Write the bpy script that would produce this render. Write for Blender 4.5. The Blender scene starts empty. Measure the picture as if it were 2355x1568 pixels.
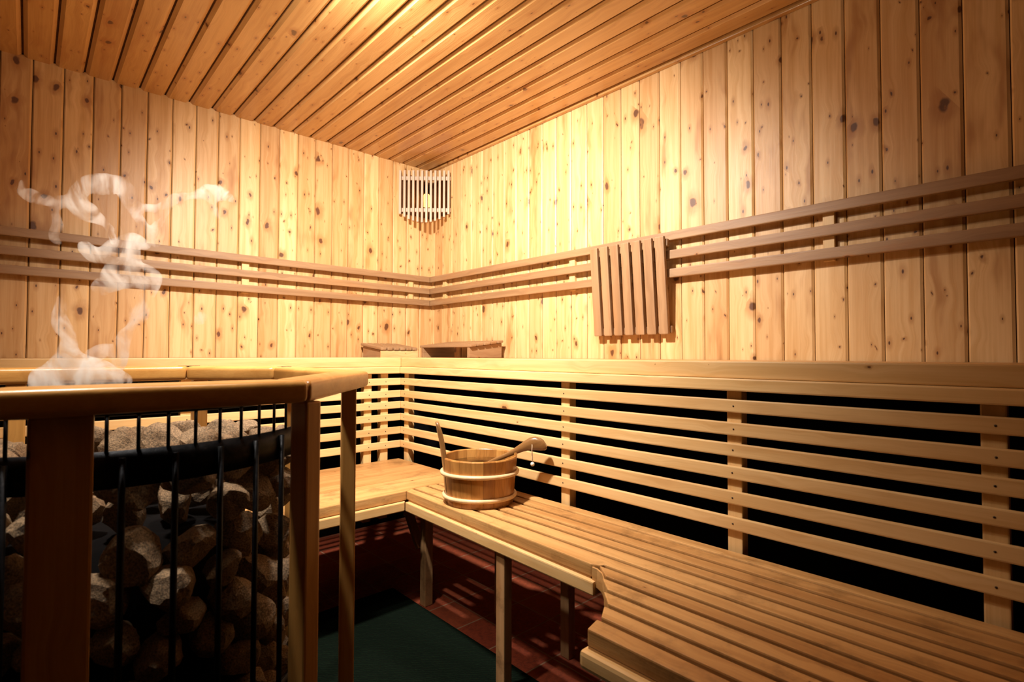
import bpy, bmesh, math, random
from mathutils import Vector, Matrix, noise
random.seed(7)
PI = math.pi
scene = bpy.context.scene
COL = scene.collection
EYE = 1.07            # eye height above the floor
def Z(d): return EYE - d

# ------------------------------------------------------------------ materials
def new_mat(name):
    m = bpy.data.materials.new(name); m.use_nodes = True
    nt = m.node_tree; nt.nodes.clear()
    out = nt.nodes.new('ShaderNodeOutputMaterial')
    return m, nt, out
class G:
    """small node helper"""
    def __init__(s, nt): s.nt = nt
    def n(s, t, **kw):
        nd = s.nt.nodes.new(t)
        for k, v in kw.items(): setattr(nd, k, v)
        return nd
    def link(s, a, b): s.nt.links.new(a, b)
    def put(s, sock, v):
        if isinstance(v, bpy.types.NodeSocket): s.link(v, sock)
        else: sock.default_value = v
    def math(s, op, a, b=0.0, c=None):
        nd = s.n('ShaderNodeMath', operation=op); s.put(nd.inputs[0], a); s.put(nd.inputs[1], b)
        if c is not None: s.put(nd.inputs[2], c)
        return nd.outputs[0]
    def vmath(s, op, a, b):
        nd = s.n('ShaderNodeVectorMath', operation=op); s.put(nd.inputs[0], a); s.put(nd.inputs[1], b)
        return nd.outputs[0]
    def mix(s, f, a, b, mode='MIX'):
        nd = s.n('ShaderNodeMix', data_type='RGBA', blend_type=mode)
        s.put(nd.inputs[0], f); s.put(nd.inputs[6], a); s.put(nd.inputs[7], b)
        return nd.outputs[2]
    def rng(s, v, a, b, c=0.0, d=1.0, smooth=True):
        nd = s.n('ShaderNodeMapRange', interpolation_type='SMOOTHSTEP' if smooth else 'LINEAR')
        s.put(nd.inputs[0], v); s.put(nd.inputs[1], a); s.put(nd.inputs[2], b); s.put(nd.inputs[3], c); s.put(nd.inputs[4], d)
        return nd.outputs[0]
    def noise(s, vec, scale, detail=3, rough=.55, dist=0.0):
        nd = s.n('ShaderNodeTexNoise'); s.put(nd.inputs['Vector'], vec)
        nd.inputs['Scale'].default_value = scale; nd.inputs['Detail'].default_value = detail
        nd.inputs['Roughness'].default_value = rough; nd.inputs['Distortion'].default_value = dist
        return nd.outputs[0]
def c4(c): return (c[0], c[1], c[2], 1)

def wood(name, light, mid, halo=(.40,.15,.03), knot=(.11,.034,.010), rough=.42, knots=1.0, ksize=1.0,
         tint=.16, bump=.25, wear=0.0, blotch=.35, coat=.0, specks=0.0):
    """softwood board: attribute wc = (along grain, across, depth) in metres plus a per-board offset"""
    m, nt, out = new_mat(name); g = G(nt)
    at = g.n('ShaderNodeAttribute', attribute_name='wc').outputs['Vector']
    rn = g.n('ShaderNodeAttribute', attribute_name='rn').outputs['Fac']
    sep = g.n('ShaderNodeSeparateXYZ'); g.link(at, sep.inputs[0])
    x, y, z = sep.outputs
    # knots
    kv = g.n('ShaderNodeCombineXYZ'); g.link(g.math('MULTIPLY', x, 6.2), kv.inputs[0]); g.link(g.math('MULTIPLY', y, 9.5), kv.inputs[1])
    wob = g.noise(at, 22, 2)
    kv2 = g.vmath('ADD', kv.outputs[0], g.math('MULTIPLY', g.math('SUBTRACT', wob, .5), .24))
    vo = g.n('ShaderNodeTexVoronoi', voronoi_dimensions='2D', feature='F1'); g.link(kv2, vo.inputs['Vector'])
    vo.inputs['Scale'].default_value = 1.0; vo.inputs['Randomness'].default_value = 1.0
    d = vo.outputs['Distance']
    vs = g.n('ShaderNodeSeparateColor'); g.link(vo.outputs['Color'], vs.inputs[0])
    kr = g.math('MULTIPLY', g.math('ADD', g.math('MULTIPLY', g.math('POWER', vs.outputs[0], 4.0), .13), g.math('ADD', g.math('MULTIPLY', vs.outputs[2], .024), .010)), ksize)
    has = g.math('LESS_THAN', vs.outputs[1], .75*knots)
    kmask = g.math('MULTIPLY', g.rng(d, g.math('MULTIPLY', kr, 1.12), g.math('MULTIPLY', kr, .62), 0.0, 1.0), has)
    hmask = g.math('MULTIPLY', g.rng(d, g.math('MULTIPLY', kr, 3.2), kr, 0.0, 1.0), has)
    # grain bends round the knots
    bend = g.math('MULTIPLY', g.rng(d, .40, .0, 0.0, 1.0), .012)
    gy = g.math('ADD', y, bend)
    gv = g.n('ShaderNodeCombineXYZ'); g.link(g.math('MULTIPLY', x, 1.1), gv.inputs[0]); g.link(g.math('MULTIPLY', gy, 26.0), gv.inputs[1]); g.link(g.math('MULTIPLY', z, 26.0), gv.inputs[2])
    n1 = g.noise(gv.outputs[0], 1.6, 4, .55, .15)
    gv2 = g.n('ShaderNodeCombineXYZ'); g.link(g.math('MULTIPLY', x, 4.0), gv2.inputs[0]); g.link(g.math('MULTIPLY', gy, 170.0), gv2.inputs[1]); g.link(g.math('MULTIPLY', z, 170.0), gv2.inputs[2])
    n2 = g.noise(gv2.outputs[0], 1.6, 3, .6)
    gv3 = g.n('ShaderNodeCombineXYZ'); g.link(g.math('MULTIPLY', x, 1.0), gv3.inputs[0]); g.link(g.math('MULTIPLY', gy, 5.0), gv3.inputs[1]); g.link(g.math('MULTIPLY', rn, 31.0), gv3.inputs[2])
    n3 = g.noise(gv3.outputs[0], 2.6, 3, .6)
    f = g.math('ADD', g.rng(n1, .35, .68), g.math('MULTIPLY', g.rng(n2, .35, .75), .35))
    col = g.mix(g.math('MINIMUM', g.math('MULTIPLY', f, .6), 1.0), c4(light), c4(mid))
    col = g.mix(g.math('MULTIPLY', g.rng(n3, .52, .75), blotch), col, c4(halo))
    tn = g.math('ADD', g.math('MULTIPLY', g.math('SUBTRACT', rn, .5), 2*tint), 1.0)
    tc = g.n('ShaderNodeCombineColor'); g.put(tc.inputs[0], g.math('POWER', tn, .7)); g.put(tc.inputs[1], tn); g.put(tc.inputs[2], g.math('POWER', tn, 1.3))
    col = g.mix(1.0, col, tc.outputs[0], 'MULTIPLY')
    col = g.mix(g.math('MULTIPLY', hmask, .55), col, c4(halo))
    col = g.mix(g.math('MULTIPLY', kmask, .93), col, c4(knot))
    if specks:
        sv = g.n('ShaderNodeCombineXYZ'); g.link(g.math('MULTIPLY', x, 9.0), sv.inputs[0]); g.link(g.math('MULTIPLY', y, 21.0), sv.inputs[1])
        v2 = g.n('ShaderNodeTexVoronoi', voronoi_dimensions='2D', feature='F1'); g.link(sv.outputs[0], v2.inputs['Vector']); v2.inputs['Scale'].default_value = 1.0
        s2 = g.n('ShaderNodeSeparateColor'); g.link(v2.outputs['Color'], s2.inputs[0])
        r2_ = g.math('MULTIPLY', g.math('GREATER_THAN', s2.outputs[0], .62), g.math('ADD', g.math('MULTIPLY', s2.outputs[1], .07), .02))
        sm = g.rng(v2.outputs['Distance'], r2_, g.math('MULTIPLY', r2_, .4), 0.0, specks)
        hm = g.rng(v2.outputs['Distance'], g.math('MULTIPLY', r2_, 4.0), r2_, 0.0, .45)
        col = g.mix(hm, col, c4(halo)); col = g.mix(sm, col, c4(knot))
    if wear:
        w = g.noise(at, 9, 5, .7)
        col = g.mix(g.math('MULTIPLY', g.rng(w, .5, .72), wear), col, c4(tuple(v*.45 for v in mid)))
    bs = g.n('ShaderNodeBsdfPrincipled')
    g.link(col, bs.inputs['Base Color'])
    g.put(bs.inputs['Roughness'], g.math('ADD', g.math('MULTIPLY', n2, .16), rough-.08))
    bs.inputs['Specular IOR Level'].default_value = .5
    if coat: bs.inputs['Coat Weight'].default_value = coat; bs.inputs['Coat Roughness'].default_value = .22
    bp = g.n('ShaderNodeBump'); bp.inputs['Strength'].default_value = bump; bp.inputs['Distance'].default_value = .0012
    g.link(g.math('SUBTRACT', g.math('ADD', n1, g.math('MULTIPLY', n2, .6)), g.math('MULTIPLY', kmask, .9)), bp.inputs['Height'])
    g.link(bp.outputs[0], bs.inputs['Normal'])
    g.link(bs.outputs[0], out.inputs[0])
    return m

def plain(name, col, rough=.5, metal=0.0, var=.25, scale=30, bump=.3, bdist=.002, spec=.5):
    m, nt, out = new_mat(name); g = G(nt)
    tc = g.n('ShaderNodeTexCoord').outputs['Object']
    n = g.noise(tc, scale, 5, .65)
    c = g.mix(g.rng(n, .3, .7), c4(tuple(v*(1-var) for v in col)), c4(tuple(min(1, v*(1+var)) for v in col)))
    bs = g.n('ShaderNodeBsdfPrincipled'); g.link(c, bs.inputs['Base Color'])
    bs.inputs['Roughness'].default_value = rough; bs.inputs['Metallic'].default_value = metal
    bs.inputs['Specular IOR Level'].default_value = spec
    bp = g.n('ShaderNodeBump'); bp.inputs['Strength'].default_value = bump; bp.inputs['Distance'].default_value = bdist
    g.link(n, bp.inputs['Height']); g.link(bp.outputs[0], bs.inputs['Normal'])
    g.link(bs.outputs[0], out.inputs[0])
    return m

M = {}
M['wall'] = wood('knotty_pine_wall', (.80,.485,.215), (.60,.295,.085), rough=.46, knots=1.1, ksize=1.0, tint=.22, bump=.2, blotch=.7, specks=1.0)
M['ceiling'] = wood('varnished_pine_ceiling', (.66,.36,.125), (.48,.225,.062), halo=(.40,.13,.025), rough=.34, knots=.8, ksize=.8, tint=.14, bump=.5, coat=.5, specks=.8)
M['rail'] = wood('aged_aspen_rail', (.40,.225,.105), (.27,.135,.057), rough=.5, knots=.12, tint=.08, bump=.3)
M['slat'] = wood('aspen_slat', (.84,.535,.235), (.68,.37,.125), rough=.42, knots=.16, ksize=.6, tint=.07, bump=.15, blotch=.25)
M['seat'] = wood('worn_bench_board', (.64,.335,.115), (.42,.185,.050), rough=.42, knots=.25, ksize=.8, tint=.12, bump=.5, wear=.55)
M['nosing'] = wood('bench_nosing', (.56,.30,.105), (.42,.195,.06), rough=.5, knots=.2, tint=.05, bump=.5, wear=.6)
M['trim'] = wood('bench_trim_rail', (.84,.53,.23), (.70,.39,.13), rough=.42, knots=.15, ksize=.6, tint=.05, bump=.2)
M['guard'] = wood('varnished_guard_wood', (.68,.34,.09), (.50,.215,.045), rough=.34, knots=.06, tint=.08, bump=.25, coat=.3)
M['leg'] = wood('bench_leg_wood', (.46,.24,.10), (.32,.15,.055), rough=.5, knots=.15, tint=.1, bump=.4, wear=.7)
M['shade'] = wood('pale_shade_wood', (.62,.42,.28), (.50,.31,.19), rough=.5, knots=0, tint=.06, bump=.1)
M['bucket'] = wood('bucket_stave_wood', (.54,.235,.055), (.28,.10,.018), rough=.34, knots=0, tint=.30, bump=.3, coat=.2)
M['handle'] = wood('dark_handle_wood', (.30,.14,.042), (.17,.07,.02), rough=.3, knots=0, tint=.1, bump=.2, coat=.3)
M['hoop'] = plain('pale_hoop', (.80,.52,.27), .4, var=.1, scale=40, bump=.1)
M['iron'] = plain('black_iron', (.012,.012,.014), .42, .8, var=.4, scale=60)
M['steel'] = plain('dull_steel', (.10,.10,.11), .35, .9, var=.3, scale=40)
M['screw'] = plain('screw_head', (.05,.03,.02), .5, .5)
M['stone'] = plain('sauna_stone', (.25,.155,.08), .75, var=.65, scale=14, bump=.6, bdist=.006)
M['dark'] = plain('painted_shade_black', (.004,.003,.003), .95, var=.3, scale=8, spec=.1)  # near-black colour standing in for shade behind the screens and between the stones
M['gap'] = plain('groove_shadow_gap', (.10,.04,.015), .9, spec=.1)
M['cord'] = plain('pale_cord', (.62,.42,.26), .8)
M['bead'] = plain('pale_bead', (.80,.68,.55), .5, var=.05)

def tile_mat():
    m, nt, out = new_mat('terracotta_tiles'); g = G(nt)
    geo = g.n('ShaderNodeNewGeometry').outputs['Position']
    sp = g.n('ShaderNodeSeparateXYZ'); g.link(geo, sp.inputs[0])
    def cell(v, off, size):
        u = g.math('DIVIDE', g.math('SUBTRACT', v, off), size)
        fr = g.math('FRACT', g.math('ADD', u, 40.0))
        e = g.math('MINIMUM', fr, g.math('SUBTRACT', 1.0, fr))
        return g.math('MULTIPLY', e, size), g.math('FLOOR', g.math('ADD', u, 40.0))
    ex, ix = cell(sp.outputs[0], 1.383, .193); ey, iy = cell(sp.outputs[1], 1.675, .193)
    e = g.math('MINIMUM', ex, ey)
    gr = g.rng(e, .0024, .004)
    n = g.noise(geo, 60, 6, .75); n2 = g.noise(geo, 9, 4, .6)
    fleck = g.noise(geo, 420, 2, .5)
    wn = g.n('ShaderNodeTexWhiteNoise', noise_dimensions='2D'); cv = g.n('ShaderNodeCombineXYZ'); g.link(ix, cv.inputs[0]); g.link(iy, cv.inputs[1]); g.link(cv.outputs[0], wn.inputs['Vector'])
    c = g.mix(g.rng(n, .35, .7), c4((.30,.050,.018)), c4((.14,.022,.010)))
    c = g.mix(g.math('MULTIPLY', wn.outputs[0], .4), c, c4((.34,.085,.03)))
    c = g.mix(g.math('MULTIPLY', g.rng(n2, .5, .8), .5), c, c4((.10,.016,.008)))
    c = g.mix(g.rng(fleck, .70, .76), c, c4((.55,.30,.18)))
    c = g.mix(gr, c4((.30,.16,.09)), c)
    bs = g.n('ShaderNodeBsdfPrincipled'); g.link(c, bs.inputs['Base Color']); bs.inputs['Roughness'].default_value = .55
    bp = g.n('ShaderNodeBump'); bp.inputs['Distance'].default_value = .002; bp.inputs['Strength'].default_value = .6
    g.link(g.math('ADD', gr, g.math('MULTIPLY', n, .5)), bp.inputs['Height']); g.link(bp.outputs[0], bs.inputs['Normal'])
    g.link(bs.outputs[0], out.inputs[0]); return m
M['tile'] = tile_mat()
def mat_mat():
    m, nt, out = new_mat('dark_green_matting'); g = G(nt)
    tc = g.n('ShaderNodeTexCoord').outputs['Object']
    w = g.n('ShaderNodeTexWave', wave_type='BANDS', bands_direction='DIAGONAL'); g.link(tc, w.inputs['Vector']); w.inputs['Scale'].default_value = 45; w.inputs['Distortion'].default_value = 6
    n = g.noise(tc, 260, 3, .7)
    c = g.mix(w.outputs['Fac'], c4((.001,.0035,.0012)), c4((.003,.008,.003)))
    c = g.mix(g.rng(n, .5, .8), c, c4((.005,.010,.004)))
    bs = g.n('ShaderNodeBsdfPrincipled'); g.link(c, bs.inputs['Base Color']); bs.inputs['Roughness'].default_value = .95; bs.inputs['Specular IOR Level'].default_value = .1
    bp = g.n('ShaderNodeBump'); bp.inputs['Distance'].default_value = .004; g.link(g.math('ADD', n, w.outputs['Fac']), bp.inputs['Height']); g.link(bp.outputs[0], bs.inputs['Normal'])
    g.link(bs.outputs[0], out.inputs[0]); return m
M['matting'] = mat_mat()
def glow_mat():
    m, nt, out = new_mat('lit_bulb_glass'); g = G(nt)
    e = g.n('ShaderNodeEmission'); e.inputs[0].default_value = (1,.50,.12,1); e.inputs[1].default_value = 3
    g.link(e.outputs[0], out.inputs[0]); return m
M['bulb'] = glow_mat()
def water_mat():
    m, nt, out = new_mat('clear_water'); g = G(nt)
    bs = g.n('ShaderNodeBsdfPrincipled'); bs.inputs['Base Color'].default_value = (.9,.8,.6,1); bs.inputs['Roughness'].default_value = .02
    bs.inputs['Transmission Weight'].default_value = 1; bs.inputs['IOR'].default_value = 1.33
    g.link(bs.outputs[0], out.inputs[0]); return m
M['water'] = water_mat()
def steam_mat():
    m, nt, out = new_mat('rising_steam'); g = G(nt)
    tc = g.n('ShaderNodeTexCoord').outputs['Object']
    st = g.vmath('MULTIPLY', tc, (1.0, 1.0, .55))
    n = g.noise(st, 15, 5, .65, 1.6)
    dn = g.math('MULTIPLY', g.rng(n, .42, .69), STEAM)
    v = g.n('ShaderNodeVolumePrincipled'); v.inputs['Color'].default_value = (1,.99,.97,1)
    v.inputs['Anisotropy'].default_value = 0.0
    g.link(dn, v.inputs['Density']); g.link(v.outputs[0], out.inputs['Volume'])
    return m
STEAM = 60.0
M['steam'] = steam_mat()

# ------------------------------------------------------------------ mesh helpers
def tag(o, label=None, cat=None, group=None, kind=None):
    if label: o['label'] = label
    if cat: o['category'] = cat
    if group: o['group'] = group
    if kind: o['kind'] = kind
    return o
def thing(name, loc, label, cat, group=None):
    o = bpy.data.objects.new(name, None); COL.objects.link(o); o.location = loc
    o.empty_display_size = .05
    return tag(o, label, cat, group)
class Mesh:
    """collects shapes given in world coordinates"""
    def __init__(s):
        s.bm = bmesh.new(); s.wc = s.bm.verts.layers.float_vector.new('wc'); s.rn = s.bm.verts.layers.float.new('rn')
    def stamp(s, verts, origin, ax, rn=None):
        rn = random.random() if rn is None else rn
        o = Vector(origin); a, b, c = (Vector(v).normalized() for v in ax)
        off = Vector((rn*13.7, rn*5.3, 0))
        for v in verts:
            d = v.co - o
            v[s.wc] = Vector((d.dot(a), d.dot(b), d.dot(c))) + off; v[s.rn] = rn
    def prism(s, pts, vec, grain=None, across=None, mat=0, rn=None, bevel=0.0, seg=2):
        """polygon pts (world) swept along vec"""
        bm = s.bm; vec = Vector(vec)
        a = [bm.verts.new(Vector(p)) for p in pts]; b = [bm.verts.new(Vector(p)+vec) for p in pts]
        fs = [bm.faces.new(a[::-1]), bm.faces.new(b)]
        n = len(a)
        for i in range(n): fs.append(bm.faces.new((a[i], a[(i+1)%n], b[(i+1)%n], b[i])))
        bmesh.ops.recalc_face_normals(bm, faces=fs)
        vs = set(a+b)
        if bevel:
            es = list({e for f in fs for e in f.edges})
            r = bmesh.ops.bevel(bm, geom=es, offset=bevel, segments=seg, profile=.6, affect='EDGES', clamp_overlap=True)
            vs = set(v for f in r['faces'] for v in f.verts) | {v for v in vs if v.is_valid}
            for v in list(vs):
                for f in v.link_faces: vs |= set(f.verts)
        for v in vs:
            for f in v.link_faces: f.material_index = mat
        g = Vector(grain) if grain is not None else vec
        if across is None:
            across = g.cross(Vector((0,0,1))) if abs(g.normalized().z) < .9 else g.cross(Vector((1,0,0)))
        ac = Vector(across); s.stamp(vs, pts[0], (g, ac, g.cross(ac)), rn)
        return vs
    def box(s, x0, x1, y0, y1, z0, z1, grain='x', bevel=.003, mat=0, rn=None):
        g = {'x': (1,0,0), 'y': (0,1,0), 'z': (0,0,1)}[grain]
        ac = {'x': (0,1,0), 'y': (1,0,0), 'z': (1,1,0)}[grain]
        if grain == 'x' and (y1-y0) < (z1-z0)*.6: ac = (0,0,1)
        if grain == 'y' and (x1-x0) < (z1-z0)*.6: ac = (0,0,1)
        return s.prism([(x0,y0,z0),(x1,y0,z0),(x1,y1,z0),(x0,y1,z0)], (0,0,z1-z0), grain=g, across=ac, bevel=bevel, mat=mat, rn=rn)
    def beam(s, p0, p1, w, t, side, bevel=.003, rn=None, mat=0):
        """bar from p0 to p1, w along side, t along the third axis, centred"""
        p0, p1 = Vector(p0), Vector(p1); d = (p1-p0).normalized(); sd = Vector(side); sd = (sd - d*sd.dot(d)).normalized(); th = d.cross(sd)
        q = [p0 + sd*a*w/2 + th*b*t/2 for a, b in ((-1,-1),(1,-1),(1,1),(-1,1))]
        return s.prism(q, p1-p0, grain=d, across=sd, bevel=bevel, rn=rn, mat=mat)
    def tube(s, pts, r, seg=10, closed=False, rn=None):
        bm = s.bm; pts = [Vector(p) for p in pts]; n = len(pts); rings = []
        rr = r if isinstance(r, (list, tuple)) else [r]*n
        prev = None
        for i, p in enumerate(pts):
            if closed: d = pts[(i+1)%n]-pts[i-1]
            else: d = pts[min(i+1,n-1)]-pts[max(i-1,0)]
            d.normalize()
            if prev is None:
                u = d.orthogonal().normalized() if abs(d.z) > .9 else d.cross(Vector((0,0,1))).normalized()
            else: u = (prev - d*prev.dot(d)).normalized()
            prev = u; w = d.cross(u)
            rings.append([bm.verts.new(p + (u*math.cos(2*PI*k/seg) + w*math.sin(2*PI*k/seg))*rr[i]) for k in range(seg)])
        fs = []
        for i in range(n if closed else n-1):
            A, B = rings[i], rings[(i+1)%n]
            for k in range(seg): fs.append(bm.faces.new((A[k], A[(k+1)%seg], B[(k+1)%seg], B[k])))
        if not closed: fs.append(bm.faces.new(rings[0][::-1])); fs.append(bm.faces.new(rings[-1]))
        for f in fs: f.smooth = True
        bmesh.ops.recalc_face_normals(bm, faces=fs)
        vs = [v for R_ in rings for v in R_]; s.stamp(vs, pts[0], ((pts[-1]-pts[0]) if not closed else (1,0,0), (0,1,0) , (0,0,1)), rn)
        return vs
    def lathe(s, prof, c, seg=48, a0=0.0, a1=2*PI, rn=None, smooth=True):
        """profile [(r,z)] closed loop spun about the z axis at c"""
        bm = s.bm; full = abs(a1-a0-2*PI) < 1e-6; rings = []
        k = seg if full else seg+1
        for i in range(k):
            a = a0 + (a1-a0)*i/seg
            rings.append([bm.verts.new((c[0]+r*math.cos(a), c[1]+r*math.sin(a), z)) for r, z in prof])
        fs = []; n = len(prof)
        for i in range(seg):
            A, B = rings[i], rings[(i+1) % k]
            for j in range(n):
                q = []
                for v in (A[j], B[j], B[(j+1)%n], A[(j+1)%n]):
                    if v not in q: q.append(v)
                fs.append(bm.faces.new(q))
        if not full: fs.append(bm.faces.new(rings[0][::-1])); fs.append(bm.faces.new(rings[-1]))
        bmesh.ops.recalc_face_normals(bm, faces=fs)
        for f in fs: f.smooth = smooth
        vs = [v for R_ in rings for v in R_]
        am = (a0+a1)/2
        s.stamp(vs, (c[0], c[1], prof[0][1]), ((0,0,1), (-math.sin(am), math.cos(am), 0), (math.cos(am), math.sin(am), 0)), rn)
        return vs
    def build(s, name, mats, parent=None, loc=None, smooth=False):
        me = bpy.data.meshes.new(name)
        base = Vector(parent_world(parent)) if parent else Vector(loc or (0,0,0))
        for v in s.bm.verts: v.co -= base
        if smooth:
            for f in s.bm.faces: f.smooth = True
        s.bm.to_mesh(me); s.bm.free()
        for m in (mats if isinstance(mats, (list, tuple)) else [mats]): me.materials.append(m)
        o = bpy.data.objects.new(name, me); COL.objects.link(o)
        if parent: o.parent = parent
        else: o.location = base
        return o
def parent_world(p):
    v = Vector((0,0,0))
    while p is not None: v += Vector(p.location); p = p.parent
    return v
def part(name, parent, mats, fn, smooth=False):
    m = Mesh(); fn(m); return m.build(name, mats, parent, smooth=smooth)

# ------------------------------------------------------------------ room shell
WX, WY = 2.038, 3.040       # right wall plane x, left wall plane y
CZ = Z(-1.2624)             # ceiling 2.33
X0, Y0 = -1.25, -.75        # how far the room is built
PW = .1027
LOWZ = Z(.085)              # below this the walls are coloured near-black, painting the shade behind the benches
def planks(lo, hi, first, make):
    k = math.floor((lo-first)/PW); a = first + k*PW
    while a < hi:
        p, q = max(a, lo), min(a+PW, hi)
        if q-p > .012: make(p, q)
        a += PW
m = Mesh()
def wl(p, q):
    g, c = .0012, .0042
    e = q > WX-.001
    m.prism([(p+g,WY+.010,LOWZ),(p+g,WY+c,LOWZ),(p+g+c,WY,LOWZ)]+([(q+.01,WY,LOWZ),(q+.01,WY+.010,LOWZ)] if e else [(q-g-c*1.7,WY,LOWZ),(q-g,WY+c,LOWZ),(q-g,WY+.010,LOWZ)]), (0,0,CZ+.01-LOWZ), grain=(0,0,1), across=(1,0,0))
planks(X0, WX, -.006, wl)
m.box(X0, WX+.04, WY+.010, WY+.03, LOWZ, CZ+.03, 'z', 0, mat=1)
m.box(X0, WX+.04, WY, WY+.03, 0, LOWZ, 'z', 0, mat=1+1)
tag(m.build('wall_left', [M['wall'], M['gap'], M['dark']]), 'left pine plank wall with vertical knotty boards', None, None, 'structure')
m = Mesh()
def wr(p, q):
    g, c = .0012, .0042
    e = q > WY-.001
    m.prism([(WX+.010,p+g,LOWZ),(WX+c,p+g,LOWZ),(WX,p+g+c*1.7,LOWZ)]+([(WX,q,LOWZ),(WX+.010,q,LOWZ)] if e else [(WX,q-g-c,LOWZ),(WX+c,q-g,LOWZ),(WX+.010,q-g,LOWZ)]), (0,0,CZ+.01-LOWZ), grain=(0,0,1), across=(0,1,0))
planks(Y0, WY, .026, wr)
m.box(WX+.010, WX+.03, Y0, WY, LOWZ, CZ+.03, 'z', 0, mat=1)
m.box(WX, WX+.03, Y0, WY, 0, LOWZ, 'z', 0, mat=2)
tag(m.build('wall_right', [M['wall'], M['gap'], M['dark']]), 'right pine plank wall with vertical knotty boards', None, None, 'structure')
m = Mesh()
def cl(p, q):
    g, c, h = .0036, .0125, .010
    m.prism([(p+g,Y0,CZ+.016),(p+g,Y0,CZ+h),(p+g+c,Y0,CZ),(q-g-c,Y0,CZ),(q-g,Y0,CZ+h),(q-g,Y0,CZ+.016)], (0,WY-Y0,0), grain=(0,1,0), across=(1,0,0))
planks(X0, 2.0125, .165, cl)
m.box(X0, WX, Y0, WY, CZ+.016, CZ+.03, 'y', 0, mat=1)
tag(m.build('ceiling', [M['ceiling'], M['gap']]), 'plank ceiling with varnished boards', None, None, 'structure')
m = Mesh(); m.box(WX-.022, WX-.0005, Y0, WY-.001, CZ-.008, CZ+.015, 'y', .003)
tag(m.build('trim_1', M['ceiling']), None, None, None, 'structure')
m = Mesh(); m.box(X0, WX+.03, Y0, WY+.03, -.03, 0, 'x', 0)
tag(m.build('floor', M['tile']), 'dark red terracotta tile floor', None, None, 'structure')

m = Mesh(); m.box(-.62, 1.243, -.45, 2.15, .0005, .009, 'x', .003)
tag(m.build('floor_mat', M['matting'], loc=None), 'dark green floor mat edging the red tiles below the bench', 'mat')

# ------------------------------------------------------------------ upper benches (only their front edge shows at eye level)
SX, SY = 1.46, 2.459        # front planes of the upper benches
TOP = Z(.0175)
def upper_bench(axis, label):
    loc = (1.75, .6, 0) if axis == 'y' else (.1, 2.75, 0)
    t = thing('upper_bench', loc, label, 'bench')
    if axis == 'y':
        lo, hi = -.62, SY-.002
        w = (WX-.004-(SX+.09))/5
        for i in range(5):
            a = SX+.09+i*w
            part('deck_board', t, M['seat'], lambda m: m.box(a+.004, a+w-.004, lo, hi if i < 1 else WY-.006, TOP-.03, TOP-.002, 'y', .003))
        part('front_board', t, M['trim'], lambda m: m.prism([(SX,lo,Z(.0655)),(SX+.086,lo,Z(.0655)),(SX+.086,SY+.086,Z(.0655)),(SX,SY,Z(.0655))], (0,0,TOP-Z(.0655)), grain=(0,1,0), across=(0,0,1), bevel=.004))
        part('front_rail', t, M['trim'], lambda m: m.prism([(SX-.013,lo,Z(.1007)),(SX+.022,lo,Z(.1007)),(SX+.022,SY+.02,Z(.1007)),(SX-.013,SY-.013,Z(.1007))], (0,0,.0345), grain=(0,1,0), across=(0,0,1), bevel=.004))
    else:
        lo, hi = -1.1, SX
        w = (WY-.004-(SY+.09))/5
        for i in range(5):
            a = SY+.09+i*w
            part('deck_board', t, M['seat'], lambda m: m.box(lo, SX+.084, a+.004, a+w-.004, TOP-.03, TOP-.002, 'x', .003))
        part('front_board', t, M['trim'], lambda m: m.prism([(lo,SY,Z(.0655)),(SX-.0005,SY,Z(.0655)),(SX+.0855,SY+.086,Z(.0655)),(lo,SY+.086,Z(.0655))], (0,0,TOP-Z(.0655)), grain=(1,0,0), across=(0,0,1), bevel=.004))
        part('front_rail', t, M['trim'], lambda m: m.prism([(lo,SY-.013,Z(.1007)),(SX-.0135,SY-.013,Z(.1007)),(SX+.0215,SY+.022,Z(.1007)),(lo,SY+.022,Z(.1007))], (0,0,.0345), grain=(1,0,0), across=(0,0,1), bevel=.004))
upper_bench('y', 'upper wooden bench along the right wall, above the long slatted screen')
upper_bench('x', 'upper wooden bench along the left wall, behind the stove guard')

# ------------------------------------------------------------------ slatted screens under the upper benches
SEAT = Z(.55)
tops = [.1252,.1897,.2484,.312,.3818,.4535]
def screw(par, p, nx):
    def f(m):
        n = Vector(nx); q = Vector(p); m.tube([q-n*.003, q+n*.0008], .0024, 8)
    return part('screw', par, M['screw'], f)
def screen(axis, posts, label):
    loc = (SX+.03, .9, SEAT-.3) if axis == 'y' else (.2, SY+.03, SEAT-.3)
    t = thing('slatted_screen', loc, label, 'bench backrest')
    for z in tops:
        z1 = Z(z); z0 = z1-.0365
        if axis == 'y':
            s = part('slat', t, M['slat'], lambda m: m.prism([(SX,-.62,z0),(SX+.013,-.62,z0),(SX+.013,SY+.013,z0),(SX,SY,z0)], (0,0,z1-z0), grain=(0,1,0), across=(0,0,1), bevel=.0035))
            for a in posts: screw(s, (SX, a+.004*math.sin(z*90), (z0+z1)/2), (-1,0,0))
        else:
            s = part('slat', t, M['slat'], lambda m: m.prism([(-1.1,SY,z0),(SX-.0006,SY,z0),(SX+.0124,SY+.013,z0),(-1.1,SY+.013,z0)], (0,0,z1-z0), grain=(1,0,0), across=(0,0,1), bevel=.0035))
            for a in posts: screw(s, (a, SY, (z0+z1)/2), (0,-1,0))
    for a in posts:
        if axis == 'y': part('post', t, M['slat'], lambda m: m.box(SX+.0135, SX+.05, a-.021, a+.021, SEAT-.30, Z(.102), 'z', .003))
        else: part('post', t, M['slat'], lambda m: m.box(a-.021, a+.021, SY+.0135, SY+.05, SEAT-.30, Z(.102), 'z', .003))
screen('y', [2.425, 1.309, .674, .130, -.45], 'long slatted screen rising behind the slatted seat along the right side')
screen('x', [1.372, 1.278, .478, -.15, -.8], 'slatted screen of the left side, partly hidden by the stove guard')

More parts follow.
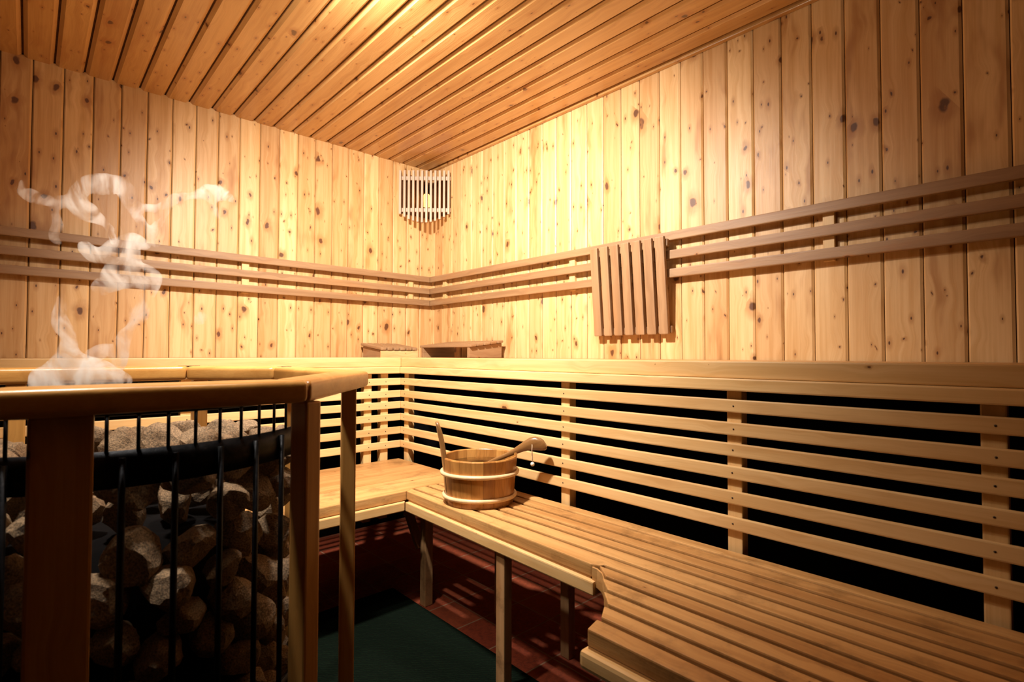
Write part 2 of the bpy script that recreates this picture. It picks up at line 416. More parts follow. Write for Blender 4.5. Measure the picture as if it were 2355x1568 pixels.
# ------------------------------------------------------------------ lower benches
TH = .038
t = thing('corner_bench', (.6, 2.1, 0), 'lower corner bench of two wide boards along the left side', 'bench')
GAPY, BF = 2.052, 1.859
part('seat_board', t, M['seat'], lambda m: m.box(-1.1, SX-.002, GAPY+.002, SY+.012, SEAT-TH, SEAT, 'x', .004))
part('seat_board', t, M['seat'], lambda m: m.prism([(-1.1,BF,SEAT-TH),(1.131,BF,SEAT-TH),(1.178,1.878,SEAT-TH),(SX-.002,1.878,SEAT-TH),(SX-.002,GAPY-.002,SEAT-TH),(-1.1,GAPY-.002,SEAT-TH)], (0,0,TH), grain=(1,0,0), across=(0,1,0), bevel=.004))
part('front_rail', t, M['trim'], lambda m: m.prism([(-1.1,BF-.012,Z(.626)),(1.118,BF-.012,Z(.626)),(1.142,BF+.02,Z(.626)),(-1.1,BF+.02,Z(.626))], (0,0,.0365), grain=(1,0,0), across=(0,0,1), bevel=.004))
def leg(t, x, y, w=.036, d=.045, top=None):
    return part('leg', t, M['leg'], lambda m: m.box(x-w/2, x+w/2, y-d/2, y+d/2, .0, top or Z(.59), 'z', .004))
leg(t, 1.275, 1.925, .040, .040)
leg(t, .45, 2.40); leg(t, -.4, 2.0); leg(t, -.4, 2.4)
part('brace', t, M['leg'], lambda m: m.beam((1.262,1.955,.235), (1.245,2.115,.50), .022, .036, (0,0,1)))

t = thing('slatted_bench', (1.15, .6, 0), 'lower slatted bench running along the right side with an S-curved end', 'bench')
g = .0045
g = .0070
edges = [1.46, 1.409, 1.353, 1.293, 1.241, 1.1755]
for i in range(5):
    a, b = edges[i+1], edges[i]
    gg = g if i else .0022
    part('seat_slat', t, M['seat'], lambda m: m.box(a+(g if i != 0 else .002), b-(g if i > 1 else .001), -.62, 1.876, SEAT-.034, SEAT-(.0 if i else -.003), 'y', .0045))
part('seat_slat', t, M['seat'], lambda m: m.prism([(1.1755-g,1.876,SEAT-.034),(1.133,1.856,SEAT-.034),(1.101,.889,SEAT-.034),(1.112,.866,SEAT-.034),(1.1167+g,.86,SEAT-.034),(1.1167+g,-.62,SEAT-.034),(1.1755-g,-.62,SEAT-.034)], (0,0,.034), grain=(0,1,0), across=(1,0,0), bevel=.0035))
ends = [(1.117,.868),(1.062,.816),(1.005,.768),(.948,.723),(.890,.697),(.838,.686)]
for i in range(5):
    b, a = ends[i][0], ends[i+1][0]
    part('seat_slat', t, M['seat'], lambda m: m.prism([(b-g,ends[i][1],SEAT-.034),(a+(g if i < 4 else 0),ends[i+1][1],SEAT-.034),(a+(g if i < 4 else 0),-.62,SEAT-.034),(b-g,-.62,SEAT-.034)], (0,0,.034), grain=(0,1,0), across=(1,0,0), bevel=.0035))
# front edges under the slats
part('nosing', t, M['nosing'], lambda m: m.prism([(1.1355,1.846,Z(.589)),(1.1035,.892,Z(.589)),(1.124,.892,Z(.589)),(1.155,1.846,Z(.589))], (0,0,.0045), grain=(0,1,0), across=(0,0,1)))
part('nosing', t, M['nosing'], lambda m: m.prism([(.8385,.684,Z(.589)),(.8385,-.62,Z(.589)),(.90,-.62,Z(.589)),(.90,.69,Z(.589))], (0,0,.0045), grain=(0,1,0), across=(0,0,1)))
part('front_rail', t, M['trim'], lambda m: m.prism([(1.1195,1.846,Z(.626)),(1.0885,.872,Z(.626)),(1.124,.872,Z(.626)),(1.1425,1.846,Z(.626))], (0,0,.0365), grain=(0,1,0), across=(0,0,1), bevel=.004))
part('front_rail', t, M['trim'], lambda m: m.prism([(.822,.695,Z(.626)),(.822,-.62,Z(.626)),(.857,-.62,Z(.626)),(.857,.695,Z(.626))], (0,0,.0365), grain=(0,1,0), across=(0,0,1), bevel=.009, ))
def curved_end(m):
    P = [(1.0995,.884),(1.098,.866),(1.086,.842),(1.072,.827),(1.058,.813)]
    inn = [(x+.006, y+.002) for x, y in P]
    m.prism([(x,y,Z(.606)) for x, y in P+inn[::-1]], (0,0,.606-.5565), grain=(0,1,0), across=(0,0,1), bevel=.002)
part('end_piece', t, M['seat'], curved_end)
for y in (-.3, .55, 1.35):     # cross bearers under the slats
    x0 = .862 if y < .7 else 1.145
    part('bearer', t, M['leg'], lambda m: m.box(x0, SX-.004, y-.02, y+.02, Z(.626), SEAT-.035, 'x', .002))
def uleg(x, y, w=.034, d=.040): leg(t, x, y, w, d, Z(.627))
uleg(1.128, 1.262); uleg(1.43, 1.26); uleg(1.43, 1.62); uleg(.90, .40); uleg(1.42, .45); uleg(.90, -.3)

# ------------------------------------------------------------------ back rails on the walls
RH = .038; rz = [Z(-.5245)-RH, Z(-.4448)-RH, Z(-.3655)-RH]
t = thing('wall_backrest', (WX, 1., Z(-.42)), 'three horizontal back rails fixed along the right wall', 'backrest')
for z in rz:
    part('rail', t, M['rail'], lambda m: m.prism([(1.998,-.62,z),(2.018,-.62,z),(2.018,3.018,z),(1.998,2.998,z)], (0,0,RH), grain=(0,1,0), across=(0,0,1), bevel=.004))
for y in (.589, 1.75, 2.86, -.5):
    part('batten', t, M['slat'], lambda m: m.box(2.019, WX-.0005, y-.018, y+.018, rz[2]-.005, rz[0]+RH-.006, 'z', .002))
t = thing('wall_backrest', (.5, WY, Z(-.42)), 'three horizontal back rails fixed along the left wall', 'backrest')
for z in rz:
    part('rail', t, M['rail'], lambda m: m.prism([(-1.1,2.998,z),(1.9975,2.998,z),(2.0175,3.018,z),(-1.1,3.018,z)], (0,0,RH), grain=(1,0,0), across=(0,0,1), bevel=.004))
for x in (.846, 1.865, -.3):
    part('batten', t, M['slat'], lambda m: m.box(x-.018, x+.018, 3.019, WY-.0005, rz[2]-.005, rz[0]+RH-.006, 'z', .002))

# slatted headrest panel hung on the right wall rails
zt, zb = Z(-.502), Z(-.089)
t = thing('slatted_backrest_panel', (1.95, 1.375, zb), 'upright slatted wooden panel of seven slats leaning on the right wall rails', 'backrest panel')
xt, xb = 1.956, 1.992
nrm = Vector((zt-zb, 0, xt-xb)).normalized()   # faces away from the wall when negated
def on_panel(y, z, dn):   # dn metres behind the front face
    k = (z-zb)/(zt-zb); return Vector((xb+(xt-xb)*k, y, z)) + nrm*dn
for i in range(7):
    y = 1.388 + (i-3)*.0585 
    part('slat', t, M['rail'], lambda m: m.beam(on_panel(y, zb, .009), on_panel(y, zt, .009), .0435, .018, (0,1,0), bevel=.004))
for z in (zb+.022, zt-.024):
    part('crossbar', t, M['rail'], lambda m: m.beam(on_panel(1.185, z, .029), on_panel(1.591, z, .029), .034, .020, (0,0,1), bevel=.006))

# two low headrests in the corner of the upper bench
HB = TOP - .0015
t = thing('headrest', (1.9, 2.5, HB), 'low slatted wooden headrest on the upper bench against the right wall', 'headrest')
part('end_board', t, M['rail'], lambda m: m.prism([(1.765,2.262,HB),(1.80,2.262,HB),(2.00,2.262,HB),(2.00,2.262,HB+.085),(1.765,2.262,HB+.058)], (0,.020,0), grain=(1,0,0), across=(0,0,1), bevel=.002))
part('end_board', t, M['rail'], lambda m: m.prism([(1.765,2.715,HB),(2.00,2.715,HB),(2.00,2.715,HB+.085),(1.765,2.715,HB+.058)], (0,.020,0), grain=(1,0,0), across=(0,0,1), bevel=.002))
for i in range(5):
    a = 1.762 + i*.049; z = HB+.0585 + i*.0058
    part('slat', t, M['rail'], lambda m: m.prism([(a,2.245,z),(a+.040,2.245,z+.0047),(a+.040,2.245,z+.0187),(a,2.245,z+.014)], (0,.505,0), grain=(0,1,0), across=(1,0,0), bevel=.004))
t = thing('headrest', (1.65, 2.88, HB), 'low slatted wooden headrest on the upper bench against the left wall', 'headrest')
for x in (1.515, 1.735):
    part('end_board', t, M['rail'], lambda m: m.prism([(x,2.772,HB),(x,3.0,HB),(x,3.0,HB+.070),(x,2.772,HB+.040)], (.016,0,0), grain=(0,1,0), across=(0,0,1), bevel=.002))
part('front_board', t, M['slat'], lambda m: m.box(1.507, 1.757, 2.758, 2.771, HB, HB+.040, 'x', .002))
for i in range(6):
    a = 1.503 + i*.0425
    part('slat', t, M['rail'], lambda m: m.prism([(a,2.752,HB+.041),(a,2.752,HB+.059),(a,3.01,HB+.089),(a,3.01,HB+.0712)], (.034,0,0), grain=(0,1,0), across=(1,0,0), bevel=.006))

# ------------------------------------------------------------------ corner lamp with slatted shade
A, B = Vector((1.768, 3.030, 0)), Vector((2.028, 2.799, 0))
u = (B-A).normalized(); nin = Vector((-u.y, u.x, 0)); nin = nin if nin.dot(Vector((-1,-1,0))) > 0 else -nin   # towards the room
t = thing('corner_wall_lamp', tuple((A+B)/2 - nin*.06 + Vector((0,0,Z(-.95)))), 'glowing corner lamp behind a slatted wooden shade below the ceiling', 'lamp')
L = (B-A).length; mid = (A+B)/2
for i in range(12):
    s = (i-5.5)/5.5; c = mid + u*s*(L/2-.016)
    zt_, zb_ = Z(-1.202), Z(-.858-.055*s*s)
    part('shade_slat', t, M['shade'], lambda m: m.beam(c+nin*.010+Vector((0,0,zb_)), c+nin*.010+Vector((0,0,zt_)), .0150, .026, u, bevel=.003))
for z in (Z(-1.158), Z(-.948)):
    part('crossbar', t, M['shade'], lambda m: m.beam(A-nin*.012+u*.004+Vector((0,0,z)), B-nin*.012-u*.004+Vector((0,0,z)), .026, .014, (0,0,1), bevel=.003))
bc = mid - nin*.085
part('added_dark_plate', t, M['gap'], lambda m: m.prism([(1.80,3.0385,Z(-.93)),(2.0365,3.0385,Z(-.93)),(2.0365,2.82,Z(-.93)),(2.0325,2.82,Z(-.93)),(2.0325,3.0345,Z(-.93)),(1.80,3.0345,Z(-.93))], (0,0,.25)))  # added plates, dark in colour for the shadow behind the slats
def bulb(m):
    pts = [(0.001,Z(-.985)), (.022,Z(-.992)), (.034,Z(-1.012)), (.034,Z(-1.035)), (.024,Z(-1.062)), (.016,Z(-1.075)), (.001,Z(-1.076))]
    m.lathe(pts, (bc.x, bc.y), 20)
part('bulb', t, M['bulb'], bulb, True)
part('lamp_holder', t, M['iron'], lambda m: m.lathe([(.001,Z(-1.076)),(.02,Z(-1.076)),(.026,Z(-1.10)),(.026,Z(-1.13)),(.001,Z(-1.13))], (bc.x, bc.y), 20))
part('holder_arm', t, M['iron'], lambda m: m.tube([(bc.x,bc.y,Z(-1.12)), (2.03,3.03,Z(-1.12))], .009, 8))

# ------------------------------------------------------------------ bucket and ladle
bx, by, bz = 1.267, 1.557, SEAT
H, RB, RT = .170, .1270, .1435
t = thing('sauna_bucket', (bx, by, bz), 'round wooden water bucket with two pale hoops on the lower bench', 'bucket')
cam_dir = math.atan2(-by, -bx)
left_dir = math.atan2(.677, -.736); right_dir = left_dir + PI
NS = 20
for k in range(NS):
    am = left_dir + 2*PI*k/NS; h = 2*PI/NS/2*.985
    tall = .183 if k == NS//2 else H
    th = .013
    if k == 1: continue
    def f(m):
        def r(z): return RB + (RT-RB)*z/H
        m.lathe([(r(0)-th, bz), (r(0), bz), (r(tall)-.002, bz+tall-.004), (r(tall)-.004,bz+tall), (r(tall)-th+.002, bz+tall), (r(tall)-th, bz+tall-.003)], (bx,by), 4, am-h, am+h, smooth=False)
    part('stave', t, M['bucket'], f)
HS = left_dir + 2*PI/NS
def handle_stave(m):    # tall shaped stave that serves as the handle
    th = .017; e = Vector((math.cos(HS), math.sin(HS), 0)); tg = Vector((-e.y, e.x, 0)); c0 = Vector((bx,by,bz))
    prof = [(0,.0205,RB),(.06,.021,RB+.006),(.12,.021,RB+.0115),(.165,.0205,RT+.001),(.20,.020,RT+.006),(.235,.0185,RT+.012),(.265,.0190,RT+.019),(.285,.0175,RT+.024),(.296,.012,RT+.0275),(.301,.004,RT+.029)]
    rings = []
    for z, w, r in prof:
        q = c0 + e*(r-th/2) + Vector((0,0,z)); t2 = th/2*(1 if z < .28 else .75)
        rings.append([m.bm.verts.new(q + tg*(math.copysign(abs(math.cos(a))**.6, math.cos(a))*w) + e*(math.copysign(abs(math.sin(a))**.6, math.sin(a))*t2)) for a in [2*PI*j/16 for j in range(16)]])
    for i in range(len(rings)-1):
        for j in range(16): m.bm.faces.new((rings[i][j], rings[i][(j+1)%16], rings[i+1][(j+1)%16], rings[i+1][j])).smooth = True
    m.bm.faces.new(rings[0][::-1]); m.bm.faces.new(rings[-1])
    bmesh.ops.recalc_face_normals(m.bm, faces=m.bm.faces[:])
    m.stamp(m.bm.verts[:], c0, ((0,0,1), tg, e), .4)
o = part('handle_stave', t, M['handle'], handle_stave); o['label'] = 'tall dark handle stave'
part('bucket_base', t, M['bucket'], lambda m: m.lathe([(.0005,bz+.008),(RB-.0125,bz+.008),(RB-.011,bz+.020),(.0005,bz+.020)], (bx,by), 40))
for hz, rr in ((.028, .0075), (.113, .0075)):
    R0 = RB+(RT-RB)*hz/H + rr*.55
    ring = [(bx+R0*math.cos(2*PI*k/64)*(1.0), by+R0*math.sin(2*PI*k/64), bz+hz+.0015*math.sin(2*PI*k/64*2)) for k in range(64)]
    part('hoop', t, M['hoop'], lambda m: m.tube(ring, rr, 10, closed=True))
m = Mesh(); m.lathe([(.0005,bz+.0205),(RB-.0145+.0015,bz+.0205),(RT-.0165,bz+.138),(.0005,bz+.138)], (bx,by), 48)
tag(m.build('water', M['water'], loc=(bx,by,bz+.02)), 'clear water filling the wooden bucket on the bench', 'water', None, 'stuff')

# ladle: bowl in the water, flared handle rising over the right rim
rt_ = Vector((.736,-.677,0)); fw_ = Vector((.677,.736,0))
def cp(lat, dep, z): v = rt_*lat + fw_*dep; return Vector((v.x, v.y, z))
D0 = 2.0
pA = cp(-.095, 2.03, Z(.418)); tip = cp(.118, 1.965, Z(.322))
t = thing('ladle', tuple(pA), 'dark wooden ladle standing in the bucket with its flared handle over the rim', 'ladle')
def ladle_handle(m):
    d = (tip-pA).normalized(); up = Vector((0,0,1)); sd = d.cross(up).normalized(); nn = sd.cross(d).normalized()
    Lh = (tip-pA).length
    # s along, half height (in picture plane), half depth, rise
    prof = [(0,.006,.010,0),(.12,.008,.012,.001),(.35,.0090,.012,.002),(.50,.0115,.013,.004),(.62,.0150,.014,.007),(.72,.0195,.015,.008),(.82,.0250,.015,.006),(.90,.0275,.015,.000),(.965,.0245,.014,-.008),(1.0,.0175,.011,-.013),(1.015,.007,.006,-.016)]
    rings = []
    for s_, h_, w_, r_ in prof:
        q = pA + d*Lh*s_ + nn*r_
        rings.append([m.bm.verts.new(q + nn*math.copysign(abs(math.cos(a))**.7, math.cos(a))*h_ + sd*math.copysign(abs(math.sin(a))**.7, math.sin(a))*w_) for a in [2*PI*j/16 for j in range(16)]])
    for i in range(len(rings)-1):
        for j in range(16): m.bm.faces.new((rings[i][j], rings[i][(j+1)%16], rings[i+1][(j+1)%16], rings[i+1][j])).smooth = True
    m.bm.faces.new(rings[0][::-1]); m.bm.faces.new(rings[-1])
    bmesh.ops.recalc_face_normals(m.bm, faces=m.bm.faces[:])
    m.stamp(m.bm.verts[:], pA, (d, nn, sd), .55)
part('handle', t, M['handle'], ladle_handle)
def bowl(m):
    c = pA + Vector((-.012,.004,-.040)); R_ = .034
    pr = [(R_*math.sin(a), c.z - R_*.8*math.cos(a)) for a in [.02,.3,.6,.9,1.2,1.5]] + [(.85*R_*math.sin(a), c.z - .8*.85*R_*math.cos(a)) for a in [1.5,1.2,.9,.6,.3,.02]]
    m.lathe(pr, (c.x,c.y), 28)
part('bowl', t, M['handle'], bowl)
hp = pA + (tip-pA)*.80 + Vector((0,0,.004))
fr = -fw_*.0145
def cord(m):
    a = hp + fr; b = hp - fr
    pts = [b+Vector((0,0,.002)), b+Vector((0,0,-.018)), b*.6+a*.4+Vector((0,0,-.035)), a*.7+b*.3+Vector((0,0,-.052)), a*.75+b*.25+Vector((.002,0,-.060))]
    m.tube(pts, .0017, 6)
    pts = [a+Vector((0,0,.004)), a+Vector((-.001,0,-.02)), a+Vector((.001,0,-.040)), a*.75+b*.25+Vector((.002,0,-.060)), a*.75+b*.25+Vector((.002,0,-.068))]
    m.tube(pts, .0017, 6)
part('cord', t, M['cord'], cord)
kb = (hp+fr)*.75 + (hp-fr)*.25 + Vector((.002,0,-.071))
part('bead', t, M['bead'], lambda m: m.lathe([(.0005,kb.z-.008),(.006,kb.z-.006),(.008,kb.z),(.006,kb.z+.006),(.0005,kb.z+.008)], (kb.x,kb.y), 14), True)

# ------------------------------------------------------------------ stove guard (octagonal wooden railing)
V = [(.377,.950),(.655,1.262),(.603,1.645),(.368,1.842),(-.11,1.848),(-.37,1.59),(-.33,1.20),(-.06,.948)]
cx, cy = .155, 1.40
t = thing('stove_guard', (cx, cy, 0), 'octagonal wooden guard rail on posts surrounding the stone heater', 'guard rail')
def gz(x, y): return Z(.048) + (y-.95)*.014 if y > .95 else Z(.048)
def inset(i, d):     # vertex i of the polygon moved inward by d
    p = Vector(V[i]); a = Vector(V[i-1]); b = Vector(V[(i+1)%8])
    e1 = (p-a).normalized(); e2 = (b-p).normalized()
    n1 = Vector((-e1.y, e1.x)); n2 = Vector((-e2.y, e2.x))
    k = (n1+n2); k = k/(1+n1.dot(n2)); q = p + k*d
    return q
W = .082
for i in range(8):
    j = (i+1) % 8
    a, b = Vector(V[i]), Vector(V[j]); ia, ib = inset(i, W), inset(j, W)
    e = (b-a).normalized()*.0007
    q = [a+e, b-e, ib-e, ia+e]
    def f(m):
        bm = m.bm
        vs = m.prism([(p.x,p.y,Z(.088)) for p in q], (0,0,.040), grain=(b-a).to_3d(), across=(ib-b).to_3d(), bevel=.0115, seg=4)
        for v in vs: v.co.z += max(0, v.co.y-.95)*.014
        for fc in bm.faces: fc.smooth = True
    part('top_rail', t, M['guard'], f, )
for i in (2, 3):   # dark spline keys across the mitres
    a, b = inset(i, .018), inset(i, .060); c = (a+b)/2; e = (Vector(V[(i+1)%8])-Vector(V[i-1])).normalized()
    part('mitre_key', t, M['screw'], lambda m: m.prism([(c.x-e.x*.028,c.y-e.y*.028,Z(.0472)+(c.y-.95)*.014),(c.x-e.y*.004,c.y+e.x*.004,Z(.0472)+(c.y-.95)*.014),(c.x+e.x*.028,c.y+e.y*.028,Z(.0472)+(c.y-.95)*.014),(c.x+e.y*.004,c.y-e.x*.004,Z(.0472)+(c.y-.95)*.014)][::-1], (0,0,-.004)))
posts = [((.386,.990),.036,.040,24),((.606,1.276),.036,.040,-22),((.590,1.602),.036,.036,20),((.380,1.795),.038,.036,0),((-.02,1.80),.038,.036,0),((-.275,1.56),.04,.04,45),((-.28,1.22),.04,.04,45),((.037,.985),.072,.034,0)]
for (px, py), w, d, ang in posts:
    ca, sa = math.cos(math.radians(ang)), math.sin(math.radians(ang))
    q = [(px+ca*x*w/2-sa*y*d/2, py+sa*x*w/2+ca*y*d/2, 0.0) for x, y in ((-1,-1),(1,-1),(1,1),(-1,1))]
    zz = Z(.0885) + max(0, py-.95)*.014
    part('post', t, M['guard'], lambda m: m.prism(q, (0,0,zz), grain=(0,0,1), across=(ca,sa,0), bevel=.004))

# ------------------------------------------------------------------ heater with stones
cam_a = math.atan2(-cy, -cx)
HR = .365
t = thing('sauna_heater', (cx, cy, 0), 'dark iron heater cage filled with stones inside the wooden guard', 'heater')
def ringband(r0, r1, z0, z1): return lambda m: m.lathe([(r0,z0),(r1,z0),(r1,z1),(r0,z1)], (cx,cy), 96)
part('band', t, M['iron'], lambda m: m.lathe([(HR-.004,Z(.213)),(HR,Z(.213)),(HR,Z(.154)),(HR-.004,Z(.154))], (cx,cy), 80, cam_a-1.75, cam_a+1.75))
part('top_ring', t, M['iron'], lambda m: m.tube([(cx+HR*math.cos(a),cy+HR*math.sin(a),Z(.094)) for a in [cam_a-1.75+3.5*k/71 for k in range(72)]], .005, 8))
part('band', t, M['iron'], ringband(HR-.004, HR, .36, .40))
cam_a = math.atan2(-cy, -cx)
for k in range(32):
    a = cam_a + math.radians(22.3+11.25*k)
    if math.cos(a-cam_a) < -.2: continue
    x, y = cx+(HR+.004)*math.cos(a), cy+(HR+.004)*math.sin(a)
    part('cage_bar', t, M['iron'], lambda m: m.tube([(x,y,.30),(x,y,Z(.165))], .0052, 8))
for k in range(-18, 12):
    a = cam_a + math.radians(22.3+6.4286*k)
    x, y = cx+HR*math.cos(a), cy+HR*math.sin(a)
    part('upper_bar', t, M['iron'], lambda m: m.tube([(x,y,Z(.156)),(x,y,Z(.094))], .0028, 6))
part('stone_tray', t, M['iron'], lambda m: m.lathe([(.0005,.30),(HR-.006,.30),(HR-.006,.315),(.0005,.315)], (cx,cy), 64))
part('core', t, M['dark'], lambda m: m.lathe([(.0005,.315),(.235,.315),(.235,.72),(.0005,.74)], (cx,cy), 48))  # added black fill, shade between the stones put into its colour
part('base', t, M['iron'], lambda m: m.lathe([(.0005,.0),(.27,.0),(.28,.02),(.28,.298),(.0005,.298)], (cx,cy), 64))

protos = []
def stone_mesh(seed):
    bm = bmesh.new(); bmesh.ops.create_icosphere(bm, subdivisions=3, radius=1)
    rnd = random.Random(seed)
    planes = [(Vector((rnd.gauss(0,1),rnd.gauss(0,1),rnd.gauss(0,1))).normalized(), rnd.uniform(.55,.92)) for _ in range(11)]
    for v in bm.verts:
        c = v.co.copy()
        for n_, d_ in planes:
            k = c.dot(n_)
            if k > d_: c -= n_*(k-d_)*.92
        c *= 1 + .10*noise.noise(c*2.2+Vector((seed,0,0))) + .035*noise.noise(c*7+Vector((0,seed,0)))
        v.co = c
    for f in bm.faces: f.smooth = False
    me = bpy.data.meshes.new('stone'); bm.to_mesh(me); bm.free(); me.materials.append(M['stone']); return me
for s in range(9): protos.append(stone_mesh(s*3.7+1))
placed = []
rs = random.Random(11)
def try_stone(x, y, z, r):
    for (a, b, c, d) in placed:
        if (a-x)**2+(b-y)**2+((c-z)*1.15)**2 < ((r+d)*.80)**2: return False
    placed.append((x,y,z,r)); return True
z = .352
while z < Z(.215):
    for ringr in (.305, .225):
        n = int(2*PI*ringr/.088); off = rs.random()*6.28
        for k in range(n):
            a = off + 2*PI*k/n; r = rs.uniform(.036,.052)
            rr = min(ringr+rs.uniform(-.02,.02), HR-.006-r*1.02)
            dd = (a - cam_a + PI) % (2*PI) - PI
            if (abs(dd) > 1.9 or ringr < .3) and z < Z(.24): continue           # the far side of the pile shows nowhere
            try_stone(cx+rr*math.cos(a), cy+rr*math.sin(a), z+rs.uniform(-.012,.012), r)
    z += .062
for k in range(9):        # the top course just inside the band
    a = cam_a + math.radians(-62 + 15*k) + rs.uniform(-.06,.06); rr = .285+rs.uniform(-.03,.02); r = rs.uniform(.036,.048)
    placed.append((cx+rr*math.cos(a), cy+rr*math.sin(a), Z(.186)+rs.uniform(-.016,.010), r))
for _ in range(60):
    a = rs.random()*2*PI; rr = HR*.80*math.sqrt(rs.random()); r = rs.uniform(.034,.046)
    try_stone(cx+rr*math.cos(a), cy+rr*math.sin(a), Z(.300)+rs.uniform(-.01,.012), r)
for i, (x, y, zz, r) in enumerate(placed):
    o = bpy.data.objects.new('heater_stone', protos[i % 9]); COL.objects.link(o)
    o.location = (x, y, zz); o.scale = (r*rs.uniform(.95,1.12), r*rs.uniform(.9,1.08), r*rs.uniform(.8,1.0))
    o.rotation_euler = (rs.random()*6, rs.random()*6, rs.random()*6)
    up = zz > Z(.212)
    tag(o, 'rough brown stone in the top course of the heater, rising above the iron band' if up else 'rough brown stone packed inside the heater cage below the iron band', 'stone', 'stones on top of the heater' if up else 'stones in the heater cage')

# ------------------------------------------------------------------ steam
CAMR = [Vector((.73623,-.67674,0)), Vector((.67652,.73599,0))]
def sp(px, py, dist):       # a point dist metres ahead of the viewpoint, used to lay the wisps over the heater
    return cp((px-1177.5)/1210.6*dist, dist*1.0, EYE - (py-815)/1210.6*dist)
wisps = [  # polylines with radii (metres)
 ([(120,885,.060),(150,862,.055),(185,852,.050),(215,862,.042),(245,876,.035),(290,882,.018)], 1.20),
 ([(150,850,.038),(165,815,.026),(160,780,.020),(140,755,.020),(132,725,.018),(145,700,.014),(152,680,.008)], 1.20),
 ([(255,870,.020),(262,840,.022),(268,812,.024),(290,780,.020),(315,750,.020),(340,710,.024),(352,672,.026),(330,640,.034),(290,620,.044),(250,640,.034),(225,670,.022)], 1.25),
 ([(290,620,.044),(265,580,.050),(290,548,.030),(345,560,.016)], 1.25),
 ([(215,812,.020),(245,795,.018),(268,812,.018)], 1.25),
 ([(265,580,.034),(215,590,.022),(190,560,.016)], 1.25),
 ([(255,555,.018),(240,520,.014),(190,500,.022),(165,460,.032),(180,425,.030),(240,408,.032),(290,425,.028),(300,470,.022),(330,520,.016),(355,560,.012)], 1.3),
 ([(165,460,.030),(110,470,.022),(70,445,.020),(30,430,.016),(50,405,.014)], 1.3),
 ([(110,470,.020),(125,520,.018),(110,550,.018),(135,560,.014)], 1.3),
 ([(300,470,.016),(350,480,.016),(385,460,.014),(430,455,.018),(470,450,.024),(510,445,.024),(540,460,.014)], 1.3),
 ([(355,560,.010),(350,520,.012),(385,480,.012)], 1.3),
 ([(470,450,.018),(485,490,.012),(500,530,.008)], 1.3),
 ([(458,738,.008),(463,728,.014),(468,720,.006)], 1.25),
]
m = Mesh()
for pl, dist in wisps:
    pts = []; rad = []
    P3 = [sp(a, b, dist) for a, b, r in pl]; R3 = [r*.78 for a, b, r in pl]
    for i in range(len(P3)-1):
        for k in range(4):
            f_ = k/4; pts.append(P3[i].lerp(P3[i+1], f_)); rad.append(R3[i]*(1-f_)+R3[i+1]*f_)
    pts.append(P3[-1]); rad.append(R3[-1]*.5)
    # smooth the path
    for _ in range(3):
        pts = [pts[0]]+[(pts[i-1]+pts[i]*2+pts[i+1])/4 for i in range(1,len(pts)-1)]+[pts[-1]]
    for i, (p, r) in enumerate(zip(pts, rad)):
        w = Vector((noise.noise(p*9), noise.noise(p*9+Vector((5,5,5))), noise.noise(p*9+Vector((9,1,3)))))*.018
        mat_ = Matrix.Translation(p+w) @ Matrix.Diagonal((r, r, r*1.1, 1))
        bmesh.ops.create_icosphere(m.bm, subdivisions=2, radius=1.0, matrix=mat_)
st = m.build('steam', M['steam'], loc=(.2,1.1,1.1), smooth=True)
md = st.modifiers.new('union', 'REMESH'); md.mode = 'VOXEL'; md.voxel_size = .006; md.use_smooth_shade = True
md = st.modifiers.new('soften', 'SMOOTH'); md.factor = .5; md.iterations = 6
tx = bpy.data.textures.new('steam_curl', 'CLOUDS'); tx.noise_scale = .09
md = st.modifiers.new('curl', 'DISPLACE'); md.texture = tx; md.strength = .035; md.mid_level = .5; md.texture_coords = 'LOCAL'
tag(st, 'white wisps of steam curling up from the heater stones', 'steam', None, 'stuff')

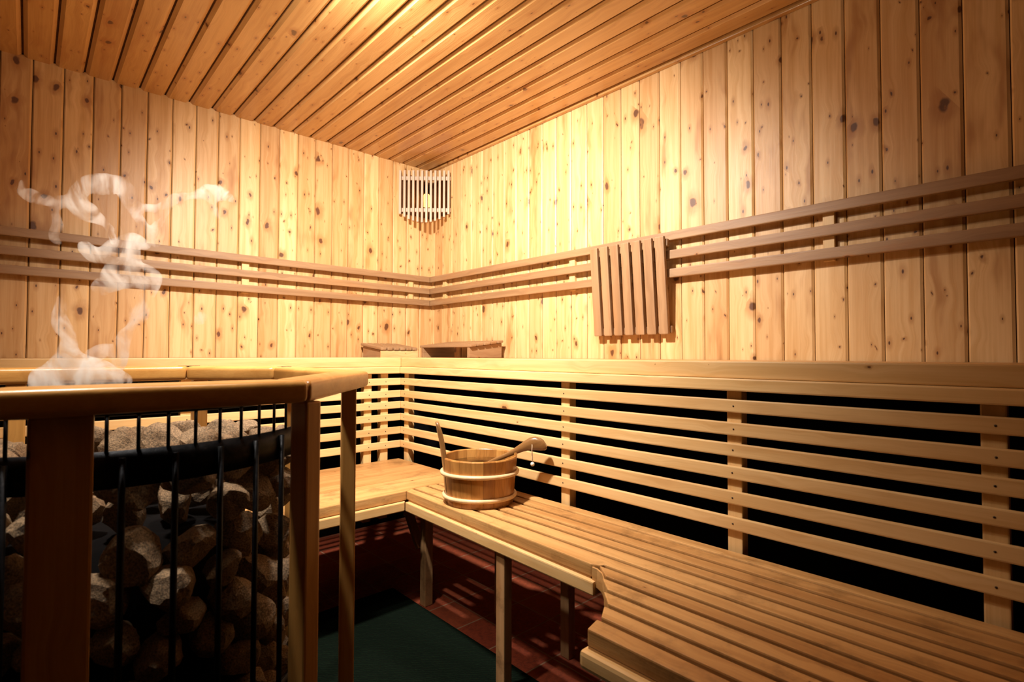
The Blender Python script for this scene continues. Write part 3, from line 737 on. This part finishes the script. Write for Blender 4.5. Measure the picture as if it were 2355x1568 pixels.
# ------------------------------------------------------------------ lights
def point(name, loc, power, r, col):
    l = bpy.data.lights.new(name, 'POINT'); l.energy = power; l.shadow_soft_size = r; l.color = col
    o = bpy.data.objects.new(name, l); COL.objects.link(o); o.location = loc; return o
def spot(name, loc, aim, power, r, col, size, blend=1.0):
    l = bpy.data.lights.new(name, 'SPOT'); l.energy = power; l.shadow_soft_size = r; l.color = col; l.spot_size = math.radians(size); l.spot_blend = blend
    o = bpy.data.objects.new(name, l); COL.objects.link(o); o.location = loc
    o.rotation_euler = (Vector(aim)-Vector(loc)).to_track_quat('-Z', 'Y').to_euler(); return o
point('ambient_fill_light', (.46, 1.02, Z(-1.10)), 9, .07, (1,.90,.72))  # added weak fill for the room and tiles, no lamp there
spot('unseen_key_spot', (.62, 1.42, Z(-1.185)), (.62+.66, 1.42+.50, Z(-1.185)-.76), 300, .05, (1,.96,.90), 142)  # unseen lamp, cone shaped to darken the frame edges like a vignette
spot('heater_downlight', (.02, 1.22, Z(-1.2)), (.12, 1.36, 1.1), 100, .04, (1,.94,.84), 74)
spot('upward_flash', (-.1, -.15, 1.35), (1.12, 1.55, CZ), 44, .05, (1,.93,.80), 76)
point('corner_lamp_light', tuple(bc + nin*.04 + Vector((0,0,Z(-1.03)))), .12, .03, (1,.55,.2))
w = bpy.data.worlds.new('world'); scene.world = w; w.use_nodes = True
bg = w.node_tree.nodes['Background']; bg.inputs[0].default_value = (.9,.6,.4,1); bg.inputs[1].default_value = .004

# ------------------------------------------------------------------ camera
th, pi_, ro = math.radians(42.596), math.radians(1.467), math.radians(.129)
fw = Vector((math.sin(th)*math.cos(pi_), math.cos(th)*math.cos(pi_), math.sin(pi_)))
rt = Vector((math.cos(th), -math.sin(th), 0)); up = rt.cross(fw)
r2 = rt*math.cos(ro)+up*math.sin(ro); u2 = up*math.cos(ro)-rt*math.sin(ro)
cd = bpy.data.cameras.new('camera'); cam = bpy.data.objects.new('camera', cd); COL.objects.link(cam)
mw = Matrix((( r2.x,u2.x,-fw.x,0),(r2.y,u2.y,-fw.y,0),(r2.z,u2.z,-fw.z,EYE),(0,0,0,1)))
cam.matrix_world = mw
cd.sensor_width = 36; cd.lens = 1210.58/2355*36; cd.clip_start = .02
cd.dof.use_dof = True; cd.dof.focus_distance = 2.3; cd.dof.aperture_fstop = 5.6
scene.camera = cam
vs = scene.view_settings; vs.view_transform = 'Standard'; vs.look = 'None'; vs.gamma = 1; vs.use_curve_mapping = False; vs.exposure = 0.08
scene.cycles.volume_max_steps = 256
scene.cycles.volume_bounces = 6
scene.cycles.diffuse_bounces = 2
